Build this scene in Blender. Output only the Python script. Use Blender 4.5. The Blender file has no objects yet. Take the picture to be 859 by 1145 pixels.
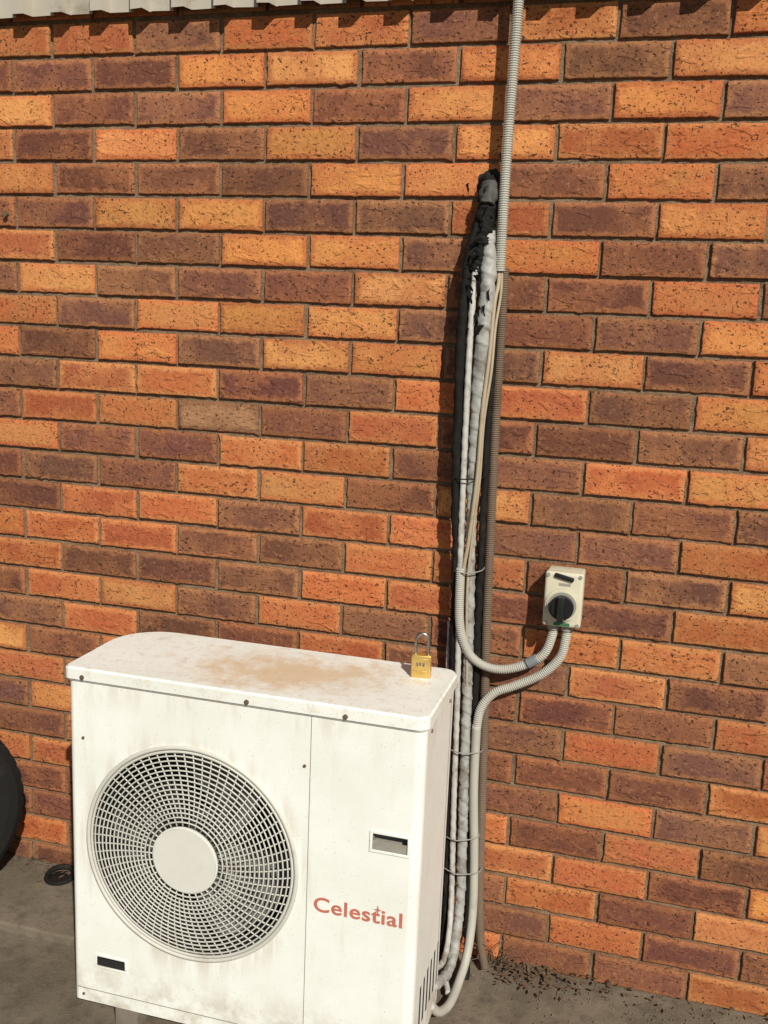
import bpy, bmesh, math, random
from mathutils import Vector, Matrix, noise as mn
random.seed(7)
S=bpy.context.scene
S.view_settings.view_transform='Standard'; S.view_settings.look='None'; S.view_settings.exposure=0
COL=S.collection
# ---------------------------------------------------------------- helpers
class NT:
    def __init__(s,name):
        s.m=bpy.data.materials.new(name); s.m.use_nodes=True; s.t=s.m.node_tree; s.t.nodes.clear()
        s.out=s.n('ShaderNodeOutputMaterial'); s.b=s.n('ShaderNodeBsdfPrincipled'); s.l(s.b.outputs[0],s.out.inputs[0])
        s.tc=s.n('ShaderNodeTexCoord'); s.obj=s.tc.outputs['Object']
    def n(s,t,**k):
        x=s.t.nodes.new(t)
        for a,b in k.items(): setattr(x,a,b)
        return x
    def l(s,a,b): s.t.links.new(a,b)
    def put(s,inp,v):
        if hasattr(v,'is_output') : s.l(v,inp)
        else:
            if isinstance(v,(tuple,list)) and len(v)==3 and len(inp.default_value)==4: v=(*v,1)
            inp.default_value=v
    def noise(s,scale,detail=4,rough=.55,vec=None,dist=0):
        x=s.n('ShaderNodeTexNoise')
        s.l(vec if vec is not None else s.obj,x.inputs['Vector'])
        x.inputs['Scale'].default_value=scale; x.inputs['Detail'].default_value=detail; x.inputs['Roughness'].default_value=rough; x.inputs['Distortion'].default_value=dist
        return x.outputs['Fac']
    def voro(s,scale,vec=None):
        x=s.n('ShaderNodeTexVoronoi')
        s.l(vec if vec is not None else s.obj,x.inputs['Vector']); x.inputs['Scale'].default_value=scale
        return x.outputs['Distance']
    def math(s,op,a,b=0,c=None,clamp=False):
        x=s.n('ShaderNodeMath',operation=op); x.use_clamp=clamp
        s.put(x.inputs[0],a); s.put(x.inputs[1],b)
        if c is not None: s.put(x.inputs[2],c)
        return x.outputs[0]
    def ss(s,v,a,b,lo=0.,hi=1.):
        x=s.n('ShaderNodeMapRange',interpolation_type='SMOOTHSTEP')
        s.put(x.inputs[0],v); x.inputs[1].default_value=a; x.inputs[2].default_value=b; x.inputs[3].default_value=lo; x.inputs[4].default_value=hi
        return x.outputs[0]
    def mix(s,f,a,b,mode='MIX'):
        x=s.n('ShaderNodeMix',data_type='RGBA',blend_type=mode)
        s.put(x.inputs[0],f); s.put(x.inputs[6],a); s.put(x.inputs[7],b)
        return x.outputs[2]
    def map(s,scale=(1,1,1),loc=(0,0,0),vec=None):
        x=s.n('ShaderNodeMapping'); s.l(vec if vec is not None else s.obj,x.inputs[0]); x.inputs['Scale'].default_value=scale; x.inputs['Location'].default_value=loc
        return x.outputs[0]
    def bump(s,h,strength=.5,dist=.002,prev=None):
        x=s.n('ShaderNodeBump'); s.put(x.inputs['Height'],h); x.inputs['Strength'].default_value=strength; x.inputs['Distance'].default_value=dist
        if prev is not None: s.l(prev,x.inputs['Normal'])
        return x.outputs[0]
    def fin(s,col,rough=.7,metal=0.,normal=None,spec=.5):
        s.put(s.b.inputs['Base Color'],col); s.put(s.b.inputs['Roughness'],rough); s.b.inputs['Metallic'].default_value=metal
        s.b.inputs['Specular IOR Level'].default_value=spec
        if normal is not None: s.l(normal,s.b.inputs['Normal'])
        return s.m
def simple(name,c,rough=.6,metal=0.,var=.25,scale=25,dirt=(.1,.07,.04),dirtamt=.3,bumps=.15,bscale=300,spec=.5,lo=.52,hi=.75):
    t=NT(name); n=t.noise(scale,3,.6); c2=tuple(x*(1-var) for x in c)
    col=t.mix(n,c,c2); d=t.ss(t.noise(scale*.6,5,.7,vec=t.map(loc=(3,5,1))),lo,hi,0,dirtamt); col=t.mix(d,col,dirt)
    r=t.math('MULTIPLY_ADD',n,.2,rough-.1)
    return t.fin(col,r,metal,t.bump(t.noise(bscale,2),bumps,.001),spec)
def newobj(name,me,parent=None,mats=()):
    o=bpy.data.objects.new(name,me); COL.objects.link(o)
    for m in mats: me.materials.append(m)
    if parent: o.parent=parent
    return o
def empty(name):
    o=bpy.data.objects.new(name,None); COL.objects.link(o); o.empty_display_size=.1; return o
def mesh(name,v,f,parent=None,mats=(),smooth=False):
    me=bpy.data.meshes.new(name); me.from_pydata([tuple(x) for x in v],[],f); me.update()
    if smooth:
        me.polygons.foreach_set('use_smooth',[True]*len(me.polygons))
    return newobj(name,me,parent,mats)
def box(name,x0,x1,y0,y1,z0,z1,parent,m,bev=.003,seg=2):
    bm=bmesh.new(); bmesh.ops.create_cube(bm,size=1)
    for v in bm.verts: v.co=Vector(((x0+x1)/2+v.co.x*(x1-x0),(y0+y1)/2+v.co.y*(y1-y0),(z0+z1)/2+v.co.z*(z1-z0)))
    if bev>0: bmesh.ops.bevel(bm,geom=list(bm.edges),offset=bev,segments=seg,affect='EDGES',profile=.6)
    me=bpy.data.meshes.new(name); bm.to_mesh(me); bm.free()
    if bev>0:
        me.polygons.foreach_set('use_smooth',[True]*len(me.polygons)); me.set_sharp_from_angle(angle=math.radians(40))
    return newobj(name,me,parent,[m])
def cyl(name,c,axis,r,h,parent,m,n=32,r2=None,bev=0):
    bm=bmesh.new(); bmesh.ops.create_cone(bm,cap_ends=True,segments=n,radius1=r,radius2=r if r2 is None else r2,depth=h)
    if bev: bmesh.ops.bevel(bm,geom=[e for e in bm.edges if abs(e.verts[0].co.z-e.verts[1].co.z)<1e-6],offset=bev,segments=2,affect='EDGES')
    q=Vector((0,0,1)).rotation_difference(Vector(axis).normalized())
    for v in bm.verts: v.co=q@v.co+Vector(c)
    me=bpy.data.meshes.new(name); bm.to_mesh(me); bm.free()
    me.polygons.foreach_set('use_smooth',[True]*len(me.polygons))
    me.set_sharp_from_angle(angle=math.radians(35))
    return newobj(name,me,parent,[m])
def catmull(P,step):
    P=[Vector(p) for p in P]; P=[P[0]*2-P[1]]+P+[P[-1]*2-P[-2]]
    dense=[]
    for i in range(1,len(P)-2):
        a,b,c,d=P[i-1:i+3]
        for k in range(24):
            t=k/24
            dense.append(.5*((2*b)+(c-a)*t+(2*a-5*b+4*c-d)*t*t+(3*b-a-3*c+d)*t**3))
    dense.append(P[-2]); out=[dense[0].copy()]; acc=0
    for i in range(1,len(dense)):
        a,b=dense[i-1],dense[i]; L=(b-a).length
        if L<1e-9: continue
        pos=step-acc
        while pos<=L:
            out.append(a+(b-a)*(pos/L)); pos+=step
        acc=(acc+L)%step
    out.append(dense[-1]); return out
def tubegeo(pts,rf,n=12,closed=False):
    V=[];F=[];N=len(pts); up=None; s=0
    for i,p in enumerate(pts):
        if closed: t=(pts[(i+1)%N]-pts[i-1]).normalized()
        else: t=(pts[min(i+1,N-1)]-pts[max(i-1,0)]).normalized()
        if up is None:
            up=Vector((0,1,0)) if abs(t.y)<.9 else Vector((1,0,0))
        up=(up-t*up.dot(t)).normalized(); sd=t.cross(up)
        if i: s+=(p-pts[i-1]).length
        for k in range(n):
            a=2*math.pi*k/n; r=rf(s,a,i)
            V.append(p+(up*math.cos(a)+sd*math.sin(a))*r)
    for i in range(N if closed else N-1):
        j=(i+1)%N
        for k in range(n):
            F.append((i*n+k,i*n+(k+1)%n,j*n+(k+1)%n,j*n+k))
    if not closed:
        F.append(tuple(range(n-1,-1,-1))); F.append(tuple((N-1)*n+k for k in range(n)))
    return V,F
def tube(name,P,rf,step,parent,m,n=12):
    pts=catmull(P,step); r=rf if callable(rf) else (lambda s,a,i:rf)
    V,F=tubegeo(pts,r,n); return mesh(name,V,F,parent,[m],True)
def ribbed(name,P,r,parent,m,pitch=.0052):
    prof=[1.0,1.0,.86,.86]
    pts=catmull(P,pitch/4); V,F=tubegeo(pts,lambda s,a,i:r*prof[i%4],14); return mesh(name,V,F,parent,[m],False)
def wob(seed,amp,f=30,g=1.2):
    def w(s,a,i): return amp*(mn.noise(Vector((s*f,math.cos(a)*g+seed*7,math.sin(a)*g)))+.5*mn.noise(Vector((s*f*2.7,math.cos(a)*g*2+seed*7,math.sin(a)*g*2))))
    return w
# ---------------------------------------------------------------- materials
t=NT('brick'); att=lambda n:t.n('ShaderNodeAttribute',attribute_name=n)
a1=att('bcol');a2=att('ecol');a3=att('brnd')
cmb=t.n('ShaderNodeCombineXYZ'); t.l(a3.outputs['Fac'],cmb.inputs[1])
va=t.n('ShaderNodeVectorMath',operation='ADD'); t.l(t.obj,va.inputs[0]); t.l(cmb.outputs[0],va.inputs[1]); vv=va.outputs[0]
uv=t.n('ShaderNodeUVMap'); uv.uv_map='UVMap'; sp=t.n('ShaderNodeSeparateXYZ'); t.l(uv.outputs[0],sp.inputs[0])
dx=t.math('MULTIPLY',t.math('SUBTRACT',1,t.math('ABSOLUTE',sp.outputs[0])),.115)
dz=t.math('MULTIPLY',t.math('SUBTRACT',1,t.math('ABSOLUTE',sp.outputs[1])),.038)
d0=t.math('MINIMUM',dx,dz); nn=t.noise(34,3,.65,vec=vv)
d=t.math('ADD',d0,t.math('MULTIPLY',t.math('SUBTRACT',nn,.5),.034))
edge=t.ss(d,.004,.016,1,0)
big=t.noise(10,2,.5,vec=vv); col=t.mix(t.ss(big,.38,.68,0,.55),a1.outputs['Color'],a2.outputs['Color'])
col=t.mix(t.math('MULTIPLY',edge,.85),col,a2.outputs['Color'])
mid=t.noise(85,3.5,.75,vec=t.map(loc=(3,3,3),vec=vv)); col=t.mix(t.ss(mid,.46,.74,0,.48),col,t.mix(.6,col,(.06,.024,.016)))
col=t.mix(t.ss(mid,.45,.32,0,.22),col,(.60,.31,.14))
spot=t.ss(t.noise(120,1.5,.6,vec=t.map(scale=(1,1,1.3),loc=(1,0,0),vec=vv)),.62,.67,0,1); spot2=t.ss(t.noise(330,1,.5,vec=vv),.62,.70,0,.65)
sm=t.math('MULTIPLY',t.math('MAXIMUM',t.math('MULTIPLY',spot,.88),spot2),t.ss(big,.3,.55,.3,1))
col=t.mix(sm,col,(.036,.018,.012))
col=t.mix(t.ss(d0,-.001,.003,.3,0),col,(.10,.068,.045))
h=t.math('SUBTRACT',mid,t.math('MULTIPLY',spot,.5))
h2=t.ss(t.noise(26,1,.5,dist=.6,vec=t.map(scale=(.7,1,1.6),vec=vv)),.60,.68,0,1)
nb=t.bump(h,.75,.0034); nb=t.bump(h2,.55,.003,nb)
brickM=t.fin(col,.88,0,nb,.2)
t=NT('mortar'); n1=t.noise(18,4,.65); n2=t.noise(260,2,.7)
col=t.mix(t.ss(n1,.3,.7),(.235,.165,.105),(.13,.085,.055)); col=t.mix(t.ss(n2,.5,.72,0,.6),col,(.32,.25,.17)); col=t.mix(t.ss(n2,.45,.3,0,.6),col,(.055,.038,.027))
nb=t.bump(t.math('ADD',n1,t.math('MULTIPLY',n2,.5)),1.0,.006); mortarM=t.fin(col,.95,0,nb,.1)
t=NT('concrete_ground'); n1=t.noise(3.5,5,.65); n2=t.noise(420,2,.7); n3=t.noise(22,5,.7)
col=t.mix(t.ss(n1,.3,.7),(.20,.165,.12),(.12,.098,.07)); col=t.mix(t.ss(n3,.45,.7,0,.55),col,(.07,.056,.04)); col=t.mix(t.ss(n2,.55,.72,0,.5),col,(.30,.26,.20)); col=t.mix(t.ss(t.voro(140),.12,.2,.4,0),col,(.06,.048,.036))
groundM=t.fin(col,.95,0,t.bump(t.math('ADD',n3,t.math('MULTIPLY',n2,.4)),.8,.006),.15)
def acmat(name,top):
    t=NT(name); n1=t.noise(6,4,.6); base=t.mix(t.ss(n1,.35,.7),(.79,.80,.75),(.73,.74,.68))
    st=t.noise(9,5,.65,vec=t.map(scale=(3.2,3.2,.35)))
    sx=t.n('ShaderNodeSeparateXYZ'); t.l(t.obj,sx.inputs[0])
    if top:
        ex=t.math('DIVIDE',t.math('SUBTRACT',sx.outputs[0],.98),.24); ey=t.math('DIVIDE',t.math('ADD',sx.outputs[1],.40),.14)
        rr=t.math('SQRT',t.math('ADD',t.math('MULTIPLY',ex,ex),t.math('MULTIPLY',ey,ey)))
        rr=t.math('ADD',rr,t.math('MULTIPLY',t.math('SUBTRACT',t.noise(12,7,.72),.5),3.4))
        col=t.mix(t.ss(rr,.2,1.2,.70,0),base,(.58,.38,.18))
        col=t.mix(t.ss(t.noise(34,7,.8),.5,.66,0,.4),col,(.45,.36,.24))
        col=t.mix(t.ss(t.noise(5,5,.7,vec=t.map(loc=(4,4,4))),.5,.74,0,.3),col,(.55,.49,.37))
    else:
        col=t.mix(t.ss(st,.54,.78,0,.28),base,(.56,.51,.40))
        low=t.ss(sx.outputs[2],-2.215,-2.06,.65,0); col=t.mix(t.math('MULTIPLY',low,t.ss(t.noise(14,5,.7),.38,.64)),col,(.40,.33,.23))
        hi=t.ss(sx.outputs[2],-1.50,-1.41,0,.3); col=t.mix(t.math('MULTIPLY',hi,t.ss(t.noise(16,4,.6,vec=t.map(scale=(2,2,.4))),.45,.65)),col,(.48,.40,.28))
        fx=t.math('SUBTRACT',sx.outputs[0],.80); fz=t.math('ADD',sx.outputs[2],1.80); fr=t.math('SQRT',t.math('ADD',t.math('MULTIPLY',fx,fx),t.math('MULTIPLY',fz,fz)))
        col=t.mix(t.math('MULTIPLY',t.ss(fr,.255,.31,.4,0),t.ss(st,.42,.6)),col,(.46,.39,.28))
        col=t.mix(t.ss(t.noise(20,6,.8,vec=t.map(loc=(2,7,1))),.62,.76,0,.25),col,(.52,.44,.32))
    col=t.mix(t.ss(t.noise(240,1,.5),.69,.73,0,.55),col,(.30,.21,.13))
    return t.fin(col,t.math('MULTIPLY_ADD',n1,.25,.35),0,t.bump(t.noise(4,2),.12,.01),.4)
acM=acmat('painted_steel',False); lidM=acmat('painted_steel_lid',True)
grilleM=simple('grille_plastic',(.58,.57,.51),.5,0,.2,12,(.34,.29,.2),.6,spec=.3)
hubM=simple('hub_plastic',(.66,.65,.59),.5,0,.15,12,(.42,.36,.26),.5,spec=.3)
darkM=simple('fan_interior',(.03,.03,.028),.7,0,.4,10,(.07,.06,.045),.4)
bladeM=simple('fan_blade',(.13,.13,.12),.5,0,.3,8,(.08,.07,.05),.5)
seamM=simple('seam_shadow_gap',(.20,.19,.16),.8)
holeM=simple('hole_dark',(.02,.015,.012),.9)
screwM=simple('screw_steel',(.28,.2,.14),.5,.6,.4,90,(.13,.06,.03),.7)
redM=simple('red_print',(.54,.16,.105),.6,0,.2,40,(.60,.32,.24),.45)
conduitM=simple('grey_pvc_conduit',(.45,.44,.38),.6,0,.25,14,(.18,.14,.095),.6)
brownM=simple('weathered_conduit',(.17,.12,.08),.8,0,.4,12,(.07,.045,.03),.6)
lagM=simple('pipe_lagging',(.37,.37,.345),.55,0,.3,35,(.13,.11,.08),.75,.8,130,.4,lo=.47,hi=.68)
whiteM=simple('white_pipe_cover',(.50,.49,.45),.55,0,.25,30,(.16,.125,.09),.7,.4,80,.3,lo=.48,hi=.7)
blackM=simple('black_rubber',(.015,.014,.013),.8,0,.3,30,(.05,.04,.03),.5,.8,120,.12)
cableM=simple('beige_cable',(.42,.34,.23),.6,0,.25,20,(.15,.1,.06),.6)
tieM=simple('cable_tie',(.30,.28,.25),.6)
isoM=simple('isolator_plastic',(.60,.56,.42),.5,0,.15,25,(.27,.22,.14),.4,spec=.35)
greyPM=simple('grey_plastic',(.30,.29,.25),.5,0,.25,30)
footM=simple('rusty_foot',(.22,.19,.15),.8,0,.4,30,(.13,.07,.035),.8)
knobM=simple('black_plastic',(.013,.013,.014),.4,0,.3,40,(.04,.033,.025),.3,spec=.35)
greenM=simple('green_label',(.03,.14,.07),.5)
brassM=simple('brass',(.82,.56,.18),.34,.8,.2,60,(.35,.2,.06),.4,.1)
steelM=simple('shackle_steel',(.40,.38,.35),.3,.95,.15,50)
tyreM=simple('tyre_rubber',(.016,.015,.014),.85,0,.3,20,(.05,.04,.03),.5,.4,150,.15)
cladM=simple('cladding_steel',(.48,.44,.36),.6,.1,.3,9,(.12,.10,.07),.65)
ventM=simple('recess_plastic',(.30,.28,.24),.6,0,.2,30,(.1,.08,.05),.7)
foamM=simple('aged_foam',(.36,.28,.15),.9,0,.4,60,(.1,.07,.04),.7,.9,80)
leafM=simple('dead_leaf',(.15,.095,.055),.85,0,.5,40)
weedM=simple('dry_stalk',(.13,.09,.05),.85,0,.4,30)
# ---------------------------------------------------------------- brick wall
wall=empty('brick_wall')
rows={-1:"RRDRRDRDO",0:"DDOODODOO",1:"ODDODODOD",2:"DODODORR",3:"ODDDOODOD",4:"DOODDRDO",5:"RDDOODODD",6:"ODDDODDO",7:"RDOOODDDO",8:"DODOODOD",9:"DRRDDRRDO",10:"RRTDRDDDO",11:"ODDRRDDRO",12:"DDRODODD",13:"DRRDRRDDR",14:"RRDDRRDDO",15:"RDDDRRDDR",16:"RODRDDRR",17:"DRDDRDDRD",18:"DRDDRDDDR",19:"RDRDDRDRD",20:"ODRDRDDDR",21:"DRDRDRDOD",22:"RDDRDRDRD",23:"DDRDRDRRD",24:"DRDRDDRDR",25:"RDDRRDDRD",26:"DDRDRRDDR"}
pal={'O':((.57,.238,.078),(.48,.150,.052)),'R':((.41,.115,.044),(.52,.20,.070)),'D':((.160,.063,.038),(.33,.135,.058)),'T':((.32,.18,.085),(.22,.11,.055))}
V=[];F=[];C1=[];C2=[];RN=[];UV=[]
HL,HH=.115,.038
for j in range(-9,27):
    for k in range(-10,20):
        left=k if j%2==0 else k-.5
        cx=(left+.5)*.24+random.uniform(-.0018,.0018); cz=-.086*j+random.uniform(-.0012,.0012)
        s=rows.get(j,""); ch=s[k] if 0<=k<len(s) else random.choice("DDRROODD")
        c,e=pal[ch]; f=random.uniform(.78,1.15); g=random.uniform(.9,1.1); h=random.uniform(.75,1.15)
        bb=random.uniform(.9,1.2) if ch=='D' else random.uniform(.85,1.1)
        c=(c[0]*f,c[1]*f*g,c[2]*f*g*bb,1); e=(e[0]*h,e[1]*h*g,e[2]*h*g,1); rn=random.uniform(0,60)
        hl=HL-random.uniform(0,.0015); hh=HH-random.uniform(0,.0012); yo=random.uniform(-.0018,.0018); tz=random.uniform(-.005,.005)
        out=[]
        nl,nh=18,6
        for a in range(nl): out.append((-1+2*a/nl,-1))
        for a in range(nh): out.append((1,-1+2*a/nh))
        for a in range(nl): out.append((1-2*a/nl,1))
        for a in range(nh): out.append((-1,1-2*a/nh))
        n=len(out); b0=len(V)
        jit=[random.gauss(0,.0008)-(.0013 if abs(abs(x)-1)<.01 and abs(abs(z)-1)<.01 else 0)-(random.uniform(.001,.004) if random.random()<.04 else 0) for x,z in out]
        for (y,ins) in ((.03,0),(.0028,0),(.0008,.0010),(0,.0028),(-.0004,.018)):
            for i,(x,z) in enumerate(out):
                q=jit[i] if ins<.01 else 0
                px=x*(hl-ins)+(math.copysign(q,x) if abs(x)>.99 else 0); pz=z*(hh-min(ins,.016))+(math.copysign(q,z) if abs(z)>.99 else 0)
                V.append((cx+px,y+yo,cz+pz+px*tz))
                C1.append(c);C2.append(e);RN.append(rn);UV.append((px/HL,pz/HH))
        for r in range(4):
            for i in range(n):
                a=b0+r*n+i;b=b0+r*n+(i+1)%n; F.append((a,b,b+n,a+n))
        F.append(tuple(b0+4*n+i for i in range(n)))
me=bpy.data.meshes.new('bricks'); me.from_pydata(V,[],F); me.update()
me.polygons.foreach_set('use_smooth',[True]*len(me.polygons)); me.set_sharp_from_angle(angle=math.radians(50))
for nm,dat in(('bcol',C1),('ecol',C2)):
    at=me.attributes.new(nm,'FLOAT_COLOR','POINT'); at.data.foreach_set('color',[q for c in dat for q in c])
at=me.attributes.new('brnd','FLOAT','POINT'); at.data.foreach_set('value',RN)
ul=me.uv_layers.new(name='UVMap'); ul.data.foreach_set('uv',[q for lp in me.loops for q in UV[lp.vertex_index]])
newobj('bricks',me,wall,[brickM])
V=[];F=[];nx,nz=620,280;x0,x1,z0,z1=-2.5,4.9,-2.29,.85
for b in range(nz+1):
    for a in range(nx+1):
        x=x0+(x1-x0)*a/nx; z=z0+(z1-z0)*b/nz
        V.append((x,.0085+.003*mn.noise(Vector((x*45,3,z*45)))+.002*mn.noise(Vector((x*8,9,z*8))),z))
for b in range(nz):
    for a in range(nx):
        i=b*(nx+1)+a; F.append((i,i+1,i+nx+2,i+nx+1))
mesh('mortar',V,F,wall,[mortarM],True)
box('inner_leaf',-2.5,4.9,.032,.25,-2.29,.85,wall,mortarM,0)
# ---------------------------------------------------------------- roof edge cladding
clad=empty('corrugated_roof_edge')
prof=[];x=-2.6
while x<5:
    prof+= [(x,-.024),(x+.058,-.024),(x+.066,-.052),(x+.098,-.052),(x+.106,-.024)]; x+=.112
V=[];F=[]
for i,(x,y) in enumerate(prof):
    zz=.137+random.uniform(-.0015,.0015)
    V+= [(x,y,zz),(x,y,.62),(x,y+.0012,zz),(x,y+.0012,.62)]
for i in range(len(prof)-1):
    a=i*4; F+=[(a,a+4,a+5,a+1),(a+2,a+3,a+7,a+6),(a,a+2,a+6,a+4)]
mesh('ribbed_sheet',V,F,clad,[cladM])
box('barge_cap',-2.6,5,-.10,-.057,.58,.74,clad,cladM,.006)
box('roof_slab',-2.6,5,-.10,.6,.742,.80,clad,cladM,.004)
# ---------------------------------------------------------------- ground
V=[];F=[]
xs=[-40,-15,-6,-2.5]+[-2.5+.06*i for i in range(1,124)]+[6,15,40]; ys=[-60,-20,-8,-4]+[-4+.06*i for i in range(1,68)]+[.05]
for y in ys:
    for x in xs:
        n=.006*mn.noise(Vector((x*3,y*3,0)))+.003*mn.noise(Vector((x*14,y*14,5)))
        V.append((x,y,-2.277+n))
for b in range(len(ys)-1):
    for a in range(len(xs)-1):
        i=b*len(xs)+a; F.append((i,i+1,i+1+len(xs),i+len(xs)))
mesh('ground',V,F,None,[groundM],True)
stp=empty('concrete_step')
box('slab',-2.4,.47,-.31,.004,-2.33,-2.252,stp,groundM,.008,3)
# ---------------------------------------------------------------- air conditioner
ac=empty('air_conditioner_outdoor_unit')
X0,X1,Y0,Y1=.493,1.326,-.55,-.25
def plan(x0,x1,y0,y1,rs):
    pts=[]
    for (cx,cy,sx,sy,r,a0) in ((x0,y0,1,1,rs[0],180),(x1,y0,-1,1,rs[1],270),(x1,y1,-1,-1,rs[2],0),(x0,y1,1,-1,rs[3],90)):
        for k in range(9):
            a=math.radians(a0+90*k/8); pts.append((cx+sx*r+r*math.cos(a),cy+sy*r+r*math.sin(a)))
    return pts
def prism(name,pl,z0,z1,parent,m,bev=0):
    n=len(pl);V=[(x,y,z0) for x,y in pl]+[(x,y,z1) for x,y in pl]
    F=[(i,(i+1)%n,n+(i+1)%n,n+i) for i in range(n)]+[tuple(range(n-1,-1,-1)),tuple(range(n,2*n))]
    o=mesh(name,V,F,parent,[m])
    if bev:
        bm=bmesh.new(); bm.from_mesh(o.data)
        bmesh.ops.bevel(bm,geom=[e for e in bm.edges if abs(e.verts[0].co.z-e.verts[1].co.z)<1e-6],offset=bev,segments=3,affect='EDGES')
        bm.to_mesh(o.data); bm.free()
    return o
FX,FZ,FR=.797,-1.790,.257
body=prism('casing',plan(X0,X1,Y0,Y1,(.014,.022,.03,.12)),-2.222,-1.405,ac,acM)
cut=[cyl('c1',(FX,-.55,FZ),(0,1,0),FR-.012,.40,None,darkM,96)]
def cb(x0,x1,y0,y1,z0,z1): cut.append(box('cb',x0,x1,y0,y1,z0,z1,None,darkM,0))
cb(1.2215,1.2995,-.6,-.525,-1.693,-1.656); cb(.557,.631,-.6,-.52,-2.121,-2.096)
for i in range(6): cb(1.30,1.36,-.48+.035*i,-.465+.035*i,-2.16,-2.05)
for c in cut:
    md=body.modifiers.new('b','BOOLEAN'); md.object=c; md.operation='DIFFERENCE'; md.solver='EXACT'
dg=bpy.context.evaluated_depsgraph_get(); nm=bpy.data.meshes.new_from_object(body.evaluated_get(dg))
body.modifiers.clear(); body.data=nm
for c in cut: bpy.data.objects.remove(c)
nm.materials.clear(); nm.materials.append(acM); nm.materials.append(darkM); nm.materials.append(ventM)
for p in nm.polygons:
    c=p.center; p.material_index=0
    rr=math.hypot(c.x-FX,c.z-FZ)
    if c.y>Y0+.002 and rr<FR-.008 and c.y<Y1-.02: p.material_index=1
    elif Y0+.002<c.y<-.515 and 1.215<c.x<1.302 and -1.70<c.z<-1.65: p.material_index=2
    elif Y0+.002<c.y<-.515 and .55<c.x<.635 and -2.125<c.z<-2.09: p.material_index=1
    elif 1.29<c.x<X1-.0005 and -.482<c.y<-.285 and -2.162<c.z<-2.048: p.material_index=1
    p.use_smooth=(p.material_index==0 and abs(p.normal.z)<.1 and .03<abs(p.normal.x)<.9995)
lid=prism('lid',plan(X0-.007,X1+.006,Y0-.009,Y1+.006,(.016,.026,.035,.125)),-1.414,-1.381,ac,lidM,.005)
lid.data.polygons.foreach_set('use_smooth',[True]*len(lid.data.polygons)); lid.data.set_sharp_from_angle(angle=math.radians(50))
box('panel_seam',1.0770,1.0782,-.5506,-.549,-2.20,-1.415,ac,seamM,0)
box('base_seam',X0+.01,X1-.01,-.5507,-.549,-2.190,-2.1885,ac,seamM,0)
box('side_seam',X1-.0012,X1+.0008,-.30,-.2988,-2.21,-1.415,ac,seamM,0)
for i,(x,z) in enumerate([(.535,-1.402),(.933,-1.402),(1.155,-1.402)]): cyl('screw_%d'%i,(x,-.5605,z),(0,1,0),.0055,.005,ac,screwM,16,bev=.0012)
for i,(x,z) in enumerate([(.52,-2.205),(1.06,-2.19),(1.30,-2.205),(.53,-1.55),(1.065,-1.53)]): cyl('screw_b%d'%i,(x,-.551,z),(0,1,0),.0035,.004,ac,screwM,12)
for i,(y,z) in enumerate([(-.50,-1.43),(-.32,-1.43)]): cyl('screw_s%d'%i,(X1+.001,y,z),(1,0,0),.004,.004,ac,screwM,12)
def frame(nm_,x0,x1,z0,z1,w):
    for i,(a,b,c,d) in enumerate([(x0,x1,z1-w,z1),(x0,x1,z0,z0+w),(x0,x0+w,z0+w,z1-w),(x1-w,x1,z0+w,z1-w)]): box(nm_+'_%d'%i,a,b,-.553,-.548,c,d,ac,acM,.0008,1)
frame('handle_frame',1.2155,1.3045,-1.699,-1.650,.006); frame('vent_frame',.552,.636,-2.126,-2.091,.005)
mesh('handle_scoop',[(1.2215,-.549,-1.672),(1.2995,-.549,-1.672),(1.2995,-.53,-1.6928),(1.2215,-.53,-1.6928),(1.2215,-.549,-1.6928),(1.2995,-.549,-1.6928)],[(0,1,2,3),(0,4,5,1)],ac,[ventM])
for i,x in enumerate((.60,1.16)):
    box('foot_%d'%i,x,x+.06,-.545,-.24,-2.274,-2.2225,ac,footM,.003)
def ringgeo(R,r,y,n=96,m=6):
    pts=[Vector((FX+R*math.cos(2*math.pi*i/n),y,FZ+R*math.sin(2*math.pi*i/n))) for i in range(n)]
    return tubegeo(pts,lambda s,a,i:r,m,True)
GV=[];GF=[]
def addg(vf):
    v,f=vf; o=len(GV); GV.extend(v); GF.extend([tuple(i+o for i in q) for q in f])
dome=lambda R:-.553-.022*(1-(R/.25)**2)
addg(ringgeo(FR-.001,.0050,-.5525,128,8)); addg(ringgeo(FR-.010,.0035,-.553,128,6))
NR=15
for i in range(NR):
    R=.090+(.248-.090)*i/NR; addg(ringgeo(R,.0019,dome(R),96,5))
for k in range(68):
    a=2*math.pi*k/68; r0=.078 if k%2==0 else .10
    pts=[]
    for q in range(9):
        R=r0+(.250-r0)*q/8; aa=a+.16*(R-.078)/.17
        pts.append(Vector((FX+R*math.cos(aa),dome(R)+.003,FZ+R*math.sin(aa))))
    addg(tubegeo(pts,lambda s,a,i:.0017,5))
mesh('fan_grille',GV,GF,ac,[grilleM],True)
cyl('grille_hub',(FX,-.574,FZ),(0,1,0),.080,.010,ac,hubM,64,bev=.004)
cyl('motor',(FX,-.40,FZ),(0,1,0),.055,.12,ac,bladeM,32,bev=.01)
for k in range(3):
    V=[];F=[]
    for i in range(9):
        for j in range(9):
            R=.05+.175*i/8; a=2*math.pi*k/3+.3+(j/8)*1.35+.5*(i/8)
            V.append((FX+R*math.cos(a),-.51+.075*(j/8),FZ+R*math.sin(a)))
    for i in range(8):
        for j in range(8): q=i*9+j; F.append((q,q+1,q+10,q+9))
    mesh('fan_blade_%d'%k,V,F,ac,[bladeM],True)
cu=bpy.data.curves.new('logo','FONT'); cu.body='Celestial'; cu.size=.05; cu.offset=.0008; cu.extrude=.0002; cu.space_character=1.06
to=bpy.data.objects.new('tmp',cu); COL.objects.link(to)
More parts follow.
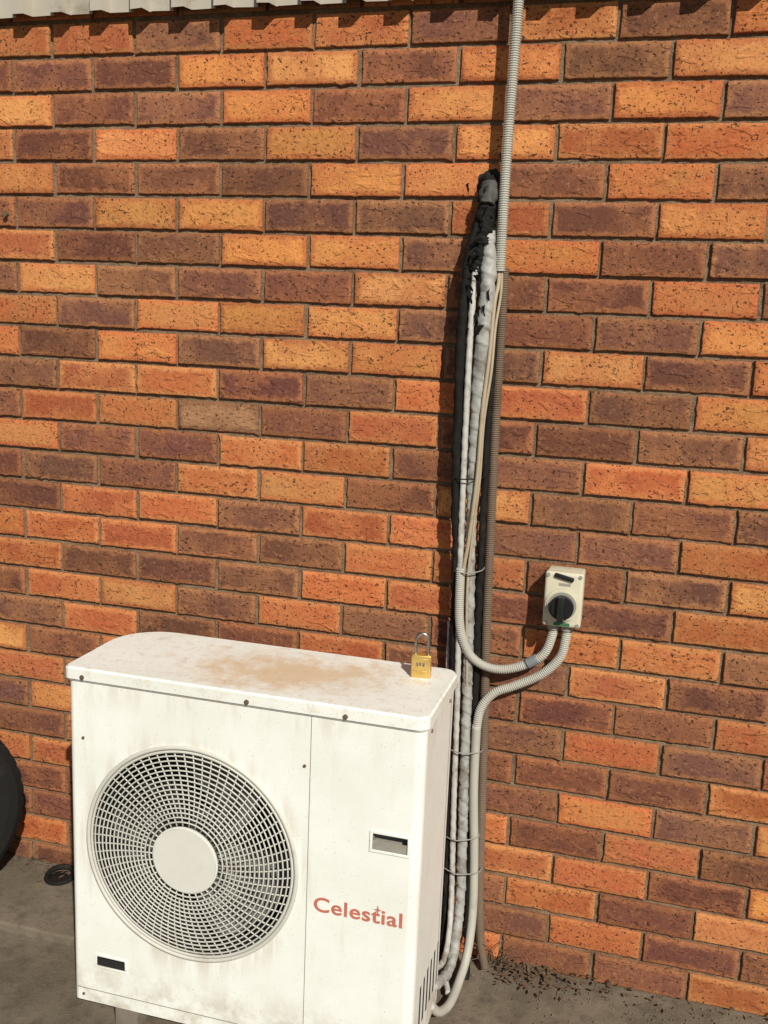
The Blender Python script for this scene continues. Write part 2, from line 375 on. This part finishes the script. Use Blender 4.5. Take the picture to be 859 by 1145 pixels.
dg=bpy.context.evaluated_depsgraph_get(); lm=bpy.data.meshes.new_from_object(to.evaluated_get(dg)); bpy.data.objects.remove(to)
xs_=[v.co.x for v in lm.vertices]; a_,b_=min(xs_),max(xs_); hs=max(v.co.y for v in lm.vertices)
for v in lm.vertices:
    x=(v.co.x-a_)/(b_-a_)*.200; z=v.co.y/hs*.034; v.co=Vector((1.095+x,-.5512-v.co.z*1.0,-1.863+z))
lm.materials.clear(); newobj('printed_logo',lm,ac,[redM])
mesh('printed_star',[(1.240+x,-.5516,-1.832+z) for x,z in((0,.012),(.002,.002),(.010,0),(.002,-.002),(0,-.012),(-.002,-.002),(-.010,0),(-.002,.002))],[(7,6,5,4,3,2,1,0)],ac,[redM])
# ---------------------------------------------------------------- padlock
pl=empty('padlock'); PX,PY,PZ=1.257,-.322,-1.381
b=box('body',-.021,.021,-.011,.011,0,.050,pl,brassM,.0035,3)
box('body_band',-.0214,.0214,-.0114,.0114,.014,.0155,pl,brassM,.0003,1)
box('body_band_2',-.0214,.0214,-.0114,.0114,.041,.0425,pl,brassM,.0003,1)
P=[(-.0135,0,.045),(-.0135,0,.070),(-.0125,0,.083),(-.007,0,.092),(0,0,.095),(.007,0,.092),(.0125,0,.083),(.0135,0,.070),(.0135,0,.045)]
tube('shackle',P,.0036,.002,pl,steelM,12)
for i,(x,z,w) in enumerate([(-.008,.030,.004),(-.002,.031,.004),(.005,.030,.005)]): box('stamp_%d'%i,x-w/2,x+w/2,-.01125,-.0105,z-.004,z+.004,pl,screwM,0)
pl.location=(PX,PY,PZ); pl.rotation_euler=(0,0,math.radians(8)); pl.scale=(1.07,1.07,1.07)
# ---------------------------------------------------------------- conduits
ec=empty('electrical_conduit')
ribbed('ribbed_tube',[(1.350,-.085,.62),(1.348,-.072,.30),(1.343,-.060,.122),(1.337,-.055,-.162),(1.336,-.055,-.33),(1.336,-.05,-.468)],.0125,ec,conduitM)
tube('cable_a',[(1.334,-.050,-.45),(1.335,-.055,-.50),(1.331,-.068,-.543),(1.328,-.080,-.667),(1.320,-.084,-.794),(1.317,-.084,-.945),(1.305,-.080,-1.101),(1.295,-.075,-1.18),(1.290,-.07,-1.25)],.0048,.01,ec,cableM,8)
tube('cable_b',[(1.340,-.050,-.45),(1.341,-.050,-.52),(1.335,-.062,-.60),(1.334,-.076,-.70),(1.324,-.08,-.82),(1.322,-.08,-.96),(1.312,-.076,-1.1),(1.306,-.07,-1.25),(1.318,-.06,-1.5)],.0036,.01,ec,cableM,8)
c1=empty('electrical_conduit.001')
ribbed('ribbed_tube',[(1.520,-.045,-1.30),(1.518,-.045,-1.335),(1.500,-.045,-1.385),(1.452,-.045,-1.420),(1.396,-.05,-1.436),(1.346,-.06,-1.424),(1.311,-.07,-1.386),(1.293,-.08,-1.315),(1.288,-.08,-1.18)],.0115,c1,conduitM)
c2=empty('electrical_conduit.002')
ribbed('ribbed_tube',[(1.553,-.045,-1.30),(1.552,-.045,-1.335),(1.541,-.045,-1.388),(1.497,-.04,-1.440),(1.433,-.04,-1.478),(1.385,-.045,-1.502),(1.355,-.05,-1.544),(1.347,-.055,-1.60)],.0115,c2,conduitM)
tube('smooth_tube',[(1.347,-.055,-1.59),(1.349,-.05,-1.765),(1.359,-.045,-1.939),(1.366,-.05,-2.10),(1.364,-.08,-2.21),(1.358,-.15,-2.248),(1.352,-.24,-2.252),(1.338,-.30,-2.235),(1.322,-.33,-2.20)],.0115,.01,c2,conduitM,14)
tube('joint_tape',[(1.462,-.045,-1.414),(1.476,-.045,-1.405),(1.486,-.045,-1.398)],.0135,.004,c1,simple('grey_tape',(.2,.23,.24),.6),12)
# ---------------------------------------------------------------- refrigerant pipes
rp=empty('refrigerant_pipe_bundle')
w1=wob(1,.0024,55);w2=wob(2,.0010,50);w3=wob(3,.010,70,1.8);w4=wob(4,.0035,35);w5=wob(5,.007,55,2)
tape=lambda r,w,p=.035:(lambda s,a,i:r+w(s,a,i)+.0014*((s/p+a/6.28)%1))
tube('lagged_pipe',[(1.302,-.045,-.38),(1.311,-.058,-.462),(1.310,-.068,-.585),(1.307,-.068,-.732),(1.304,-.066,-.882),(1.304,-.062,-1.014),(1.306,-.058,-1.148),(1.312,-.052,-1.331),(1.318,-.05,-1.566),(1.324,-.05,-1.810),(1.332,-.06,-2.03),(1.334,-.09,-2.15),(1.335,-.18,-2.20),(1.32,-.30,-2.17)],lambda s,a,i:(.0168 if s<.35 else max(.0115,.0168-(s-.35)*.02))+w1(s,a,i)+.0026*((s/.04+a/6.28)%1),.003,rp,lagM,20)
tube('thin_white_pipe',[(1.285,-.05,-.36),(1.281,-.064,-.45),(1.279,-.074,-.60),(1.280,-.076,-.80),(1.282,-.074,-1.0),(1.286,-.072,-1.2),(1.292,-.07,-1.4),(1.298,-.068,-1.6),(1.302,-.068,-1.8),(1.310,-.075,-2.0),(1.318,-.11,-2.12),(1.325,-.20,-2.16),(1.318,-.29,-2.13)],tape(.0068,w2,.03),.006,rp,whiteM,12)
tube('black_pipe',[(1.292,-.03,-.30),(1.280,-.05,-.361),(1.262,-.062,-.463),(1.257,-.068,-.608),(1.259,-.068,-.778),(1.263,-.066,-.974),(1.274,-.062,-1.152),(1.277,-.058,-1.336),(1.283,-.055,-1.573),(1.286,-.055,-1.8),(1.294,-.06,-2.0),(1.305,-.09,-2.14),(1.315,-.2,-2.2),(1.32,-.27,-2.19)],tape(.0115,w4),.006,rp,blackM,12)
tube('white_drain_pipe',[(1.262,-.04,-1.33),(1.264,-.045,-1.45),(1.264,-.045,-1.6),(1.268,-.045,-1.8),(1.276,-.05,-2.0),(1.29,-.07,-2.18),(1.31,-.12,-2.24),(1.34,-.2,-2.255)],tape(.0065,w2),.008,rp,whiteM,10)
tube('dark_pipe',[(1.330,-.035,-.46),(1.328,-.035,-.7),(1.328,-.04,-1.0),(1.332,-.035,-1.35),(1.338,-.035,-1.6),(1.345,-.035,-1.85),(1.352,-.045,-2.08),(1.36,-.07,-2.2),(1.37,-.12,-2.262)],tape(.0085,w4),.008,rp,blackM,10)
ribbed('brown_ribbed_tube',[(1.343,-.03,-.46),(1.343,-.022,-.62),(1.343,-.022,-.819),(1.346,-.022,-1.016),(1.352,-.022,-1.335),(1.360,-.022,-1.572),(1.368,-.022,-1.817),(1.377,-.025,-2.07),(1.390,-.035,-2.20),(1.41,-.06,-2.262)],.0115,rp,brownM)
tube('tape_wrap',[(1.292,.03,-.268),(1.294,-.012,-.266),(1.298,-.034,-.285),(1.296,-.046,-.33),(1.294,-.052,-.39),(1.294,-.054,-.41)],lambda s,a,i:.0195+w3(s,a,i)+.003*((s/.014+a/6.28)%1),.003,rp,blackM,22)
tube('tape_wrap_2',[(1.300,-.045,-.33),(1.293,-.055,-.39),(1.276,-.06,-.47)],lambda s,a,i:.015+w5(s,a,i)+.003*((s/.012+a/6.28)%1),.003,rp,blackM,18)
tube('grey_tape_wrap',[(1.299,-.036,-.272),(1.299,-.048,-.300),(1.297,-.052,-.318)],lambda s,a,i:.020+w5(s,a,i),.003,rp,simple('grey_worn_tape',(.09,.085,.078),.75,0,.5,40,(.03,.025,.02),.8,.6,90),18)
tube('aged_foam',[(1.320,-.01,-.31),(1.320,-.03,-.36),(1.320,-.035,-.42),(1.316,-.03,-.455)],lambda s,a,i:.013+w5(s,a,i),.004,rp,foamM,12)
V=[];F=[];n=28
for i in range(n):
    a=2*math.pi*i/n; r=.036+.010*mn.noise(Vector((math.cos(a)*2,math.sin(a)*2,3))); V.append((1.296+r*math.cos(a),-.0028,-.270+r*math.sin(a)))
F.append(tuple(range(n))); mesh('wall_hole',V,F,rp,[holeM])
for i in range(22):
    x=1.256+random.uniform(0,.058); z=-.275-random.uniform(0,.33); a=random.uniform(-.7,.7); L=random.uniform(.018,.05); w=random.uniform(.003,.009)
    V=[];F=[]
    for q in range(6):
        s=q/5; ww=w*(1-.8*s)*(1+.3*math.sin(q*2+i)); px=x-s*L*math.sin(a)-.004*s; pz=z-s*L*math.cos(a); py=-.078-.010*math.sin(s*3+i)
        V+=[(px-ww,py,pz),(px+ww,py-.004,pz+.003)]
    for q in range(5): F.append((2*q,2*q+1,2*q+3,2*q+2))
    mesh('tape_end_%d'%i,V,F,rp,[blackM])
def strap(i,x0,x1,z,yf,tilt=0,m=tieM,r=.0016):
    P=[(x0-.002,-.02,z),(x0,yf*.7,z),((x0+x1)/2-.012,yf-.002,z+tilt*.3),((x0+x1)/2+.012,yf-.002,z+tilt*.6),(x1,yf*.7,z+tilt),(x1+.002,-.02,z+tilt)]
    tube('strap_%d'%i,P,r,.004,rp,m,8)
for i,(a,b,z,yf,tl) in enumerate([(1.268,1.336,-1.19,-.088,.004),(1.264,1.360,-1.655,-.082,-.005),(1.268,1.366,-1.90,-.08,.004),(1.272,1.376,-1.985,-.088,-.004)]): strap(i,a,b,z,yf,tl)
strap(5,1.252,1.33,-.96,-.090,.006,blackM)
# ---------------------------------------------------------------- isolator
iso=empty('isolator_switch')
box('back_box',1.496,1.584,-.045,.001,-1.300,-1.168,iso,isoM,.006,3)
box('cover',1.494,1.586,-.074,-.0455,-1.302,-1.166,iso,isoM,.009,3)
cyl('dial_ring',(1.540,-.078,-1.246),(0,1,0),.0405,.012,iso,isoM,48,bev=.004)
cyl('dial_groove',(1.540,-.0845,-1.246),(0,1,0),.034,.002,iso,greyPM,48)
cyl('knob',(1.540,-.096,-1.247),(0,1,0),.029,.024,iso,knobM,40,bev=.005)
o=box('knob_grip',-.008,.008,-.014,.0,-.030,.030,iso,knobM,.003); o.location=(1.540,-.107,-1.247)
o=box('hood',-.024,.024,-.005,.004,-.0055,.0055,iso,knobM,.004); o.location=(1.540,-.076,-1.177); o.rotation_euler=(0,math.radians(12),0)
box('label',1.522,1.560,-.0748,-.0735,-1.298,-1.290,iso,greenM,0)
box('printed_label',1.528,1.556,-.0746,-.0735,-1.199,-1.192,iso,greyPM,0)
for i,(x,z) in enumerate([(1.502,-1.174),(1.578,-1.174),(1.502,-1.294),(1.578,-1.294)]): cyl('cover_screw_%d'%i,(x,-.0745,z),(0,1,0),.0045,.003,iso,greyPM,16)
for i,x in enumerate((1.520,1.553)): cyl('gland_%d'%i,(x,-.045,-1.306),(0,0,1),.0155,.022,iso,greyPM,20,bev=.002)
# ---------------------------------------------------------------- tyre (standing, turned away from the wall)
ty=empty('car_tyre')
sec=[(-.085,.182),(-.098,.205),(-.104,.235),(-.100,.262),(-.088,.277)]
tread=[]
for i in range(5):
    a=-.080+i*.034; tread+=[(a,.285),(a+.026,.285),(a+.027,.276),(a+.033,.276)]
tread=tread[:-2]
secf=sec+tread+[(-y,r) for y,r in reversed(sec)]+[(-y,r-.008) for y,r in sec[:2]]+[(y,r-.008) for y,r in reversed(sec[:2])]
V=[];F=[];n=160;m=len(secf)
for i in range(n):
    a=2*math.pi*i/n
    for y,r in secf:
        if r>.281 and abs(y)>.04 and i%4==0: r-=.008
        V.append((r*math.cos(a),y,r*math.sin(a)))
for i in range(n):
    for k in range(m): F.append((i*m+k,i*m+(k+1)%m,((i+1)%n)*m+(k+1)%m,((i+1)%n)*m+k))
mesh('tyre_carcass',V,F,ty,[tyreM])
cyl('steel_rim',(0,0,0),(0,1,0),.180,.15,ty,greyPM,48,bev=.01)
ty.location=(-.176,-.30,-1.969); ty.rotation_euler=(0,0,math.radians(52))
# ---------------------------------------------------------------- small black drain ring
dr=empty('black_drain_ring')
pts=[Vector((.135+.038*math.cos(2*math.pi*i/40),-.065+.038*math.sin(2*math.pi*i/40),-2.244+.006*math.sin(2*math.pi*i/40))) for i in range(40)]
v,f=tubegeo(pts,lambda s,a,i:.008,8,True); mesh('ring',v,f,dr,[blackM],True)
cyl('drain_hole',(.135,-.065,-2.2515),(0,0,1),.034,.003,dr,knobM,24)
# ---------------------------------------------------------------- leaf litter & stalks
V=[];F=[]
def leaf(x,y,z,s):
    a=random.uniform(0,6.28); t1=random.uniform(-.5,.5); b=len(V); ca,sa=math.cos(a),math.sin(a)
    for (u,w,h) in((-1,0,0),(-.3,.4,.15),(.4,.35,.1),(1,0,.25),(.4,-.35,.1),(-.3,-.4,.15)):
        V.append((x+s*(u*ca-w*sa),y+s*(u*sa+w*ca),z+s*(h+u*t1*.5+.1)))
    F.append((b,b+1,b+2,b+3)); F.append((b,b+3,b+4,b+5))
for i in range(340):
    x=1.44+abs(random.gauss(0,.14)) if random.random()<.8 else random.uniform(1.36,2.6)
    y=-.005-abs(random.gauss(0,.04)); leaf(x,y,-2.270+random.uniform(0,.014)*(1 if y>-.05 else .3),random.uniform(.004,.012))
for i in range(150): leaf(random.uniform(-.6,.46),-.01-abs(random.gauss(0,.03)),-2.249,random.uniform(.003,.010))
for i in range(80): leaf(random.uniform(1.33,2.4),random.uniform(-.5,-.05),-2.272,random.uniform(.003,.007))
mesh('leaf_litter',V,F,None,[leafM])
V=[];F=[]
for i in range(420):
    x=random.uniform(1.3,2.8); y=-abs(random.gauss(0,.09))-.003; s=random.uniform(.001,.0035); z=-2.275; b=len(V)
    for q in((-1,-1,0),(1,-.7,0),(.8,1,0),(-.9,.8,0),(random.uniform(-.3,.3),0,1)): V.append((x+q[0]*s,y+q[1]*s,z+q[2]*s*1.2))
    F+=[(b,b+1,b+4),(b+1,b+2,b+4),(b+2,b+3,b+4),(b+3,b,b+4)]
mesh('gravel',V,F,None,[groundM])
def weed(name,cx,cy,cz,n,H,spread):
    V=[];F=[]
    for i in range(n):
        a=random.uniform(0,6.28); L=H*random.uniform(.4,1); s=spread*random.uniform(.2,1); x=cx+random.uniform(-.02,.02); y=cy+random.uniform(-.01,.01)
        P=[(x,y,cz),(x+s*.3*math.cos(a),y-abs(s*.3*math.sin(a)),cz+L*.5),(x+s*math.cos(a),y-abs(s*math.sin(a)),cz+L*random.uniform(.7,1))]
        v,f=tubegeo(catmull(P,.008),lambda s_,a_,i_:.0010,4); o=len(V); V+=v; F+=[tuple(k+o for k in q) for q in f]
        for _ in range(3):
            p=v[random.randrange(len(v))]; o=len(V); d=[random.uniform(-.006,.006) for _ in range(6)]
            V+=[p,(p[0]+d[0],p[1]+d[1],p[2]+d[2]),(p[0]+d[3],p[1]+d[4],p[2]+d[5])]; F.append((o,o+1,o+2))
    mesh(name,V,F,None,[weedM])
weed('dry_weed',1.43,-.02,-2.27,18,.10,.09); weed('dry_weed.001',.02,-.012,-2.252,8,.04,.03)
na=empty('wall_nail'); cyl('nail_shank',(-.022,-.006,-.352),(0,1,0),.003,.02,na,screwM,10); cyl('nail_head',(-.022,-.017,-.352),(0,1,0),.007,.003,na,screwM,12)
# ---------------------------------------------------------------- light
sd=Vector((-.67,1,-.90)).normalized()
su=bpy.data.lights.new('sun','SUN'); su.energy=5.0; su.angle=math.radians(.53); su.color=(1,.95,.85)
so=bpy.data.objects.new('sun',su); COL.objects.link(so); so.rotation_euler=sd.to_track_quat('-Z','Y').to_euler(); so.location=(3,-5,5)
w=bpy.data.worlds.new('World'); S.world=w; w.use_nodes=True; nt=w.node_tree
sky=nt.nodes.new('ShaderNodeTexSky'); sky.sky_type='NISHITA'; sky.sun_disc=False
sky.sun_elevation=math.asin(-sd.z); sky.sun_rotation=math.atan2(-sd.x,-sd.y)
bg=nt.nodes['Background']; bg.inputs[1].default_value=.055; nt.links.new(sky.outputs[0],bg.inputs[0])
# ---------------------------------------------------------------- camera
cam=bpy.data.cameras.new('camera'); co=bpy.data.objects.new('camera',cam); COL.objects.link(co)
rt=Vector((.96123,.272809,.04015)); up=Vector((-.089613,.17135,.981126)); bk=Vector((.26078,-.946686,.189153))
M=Matrix.Identity(4)
for i in range(3): M[i][0]=rt[i]; M[i][1]=up[i]; M[i][2]=bk[i]
M.translation=Vector((1.741,-2.4518,-.5843)); co.matrix_world=M
cam.sensor_fit='VERTICAL'; cam.sensor_height=24; cam.lens=24*1129.55/1145; cam.clip_start=.05; cam.clip_end=500
S.camera=co
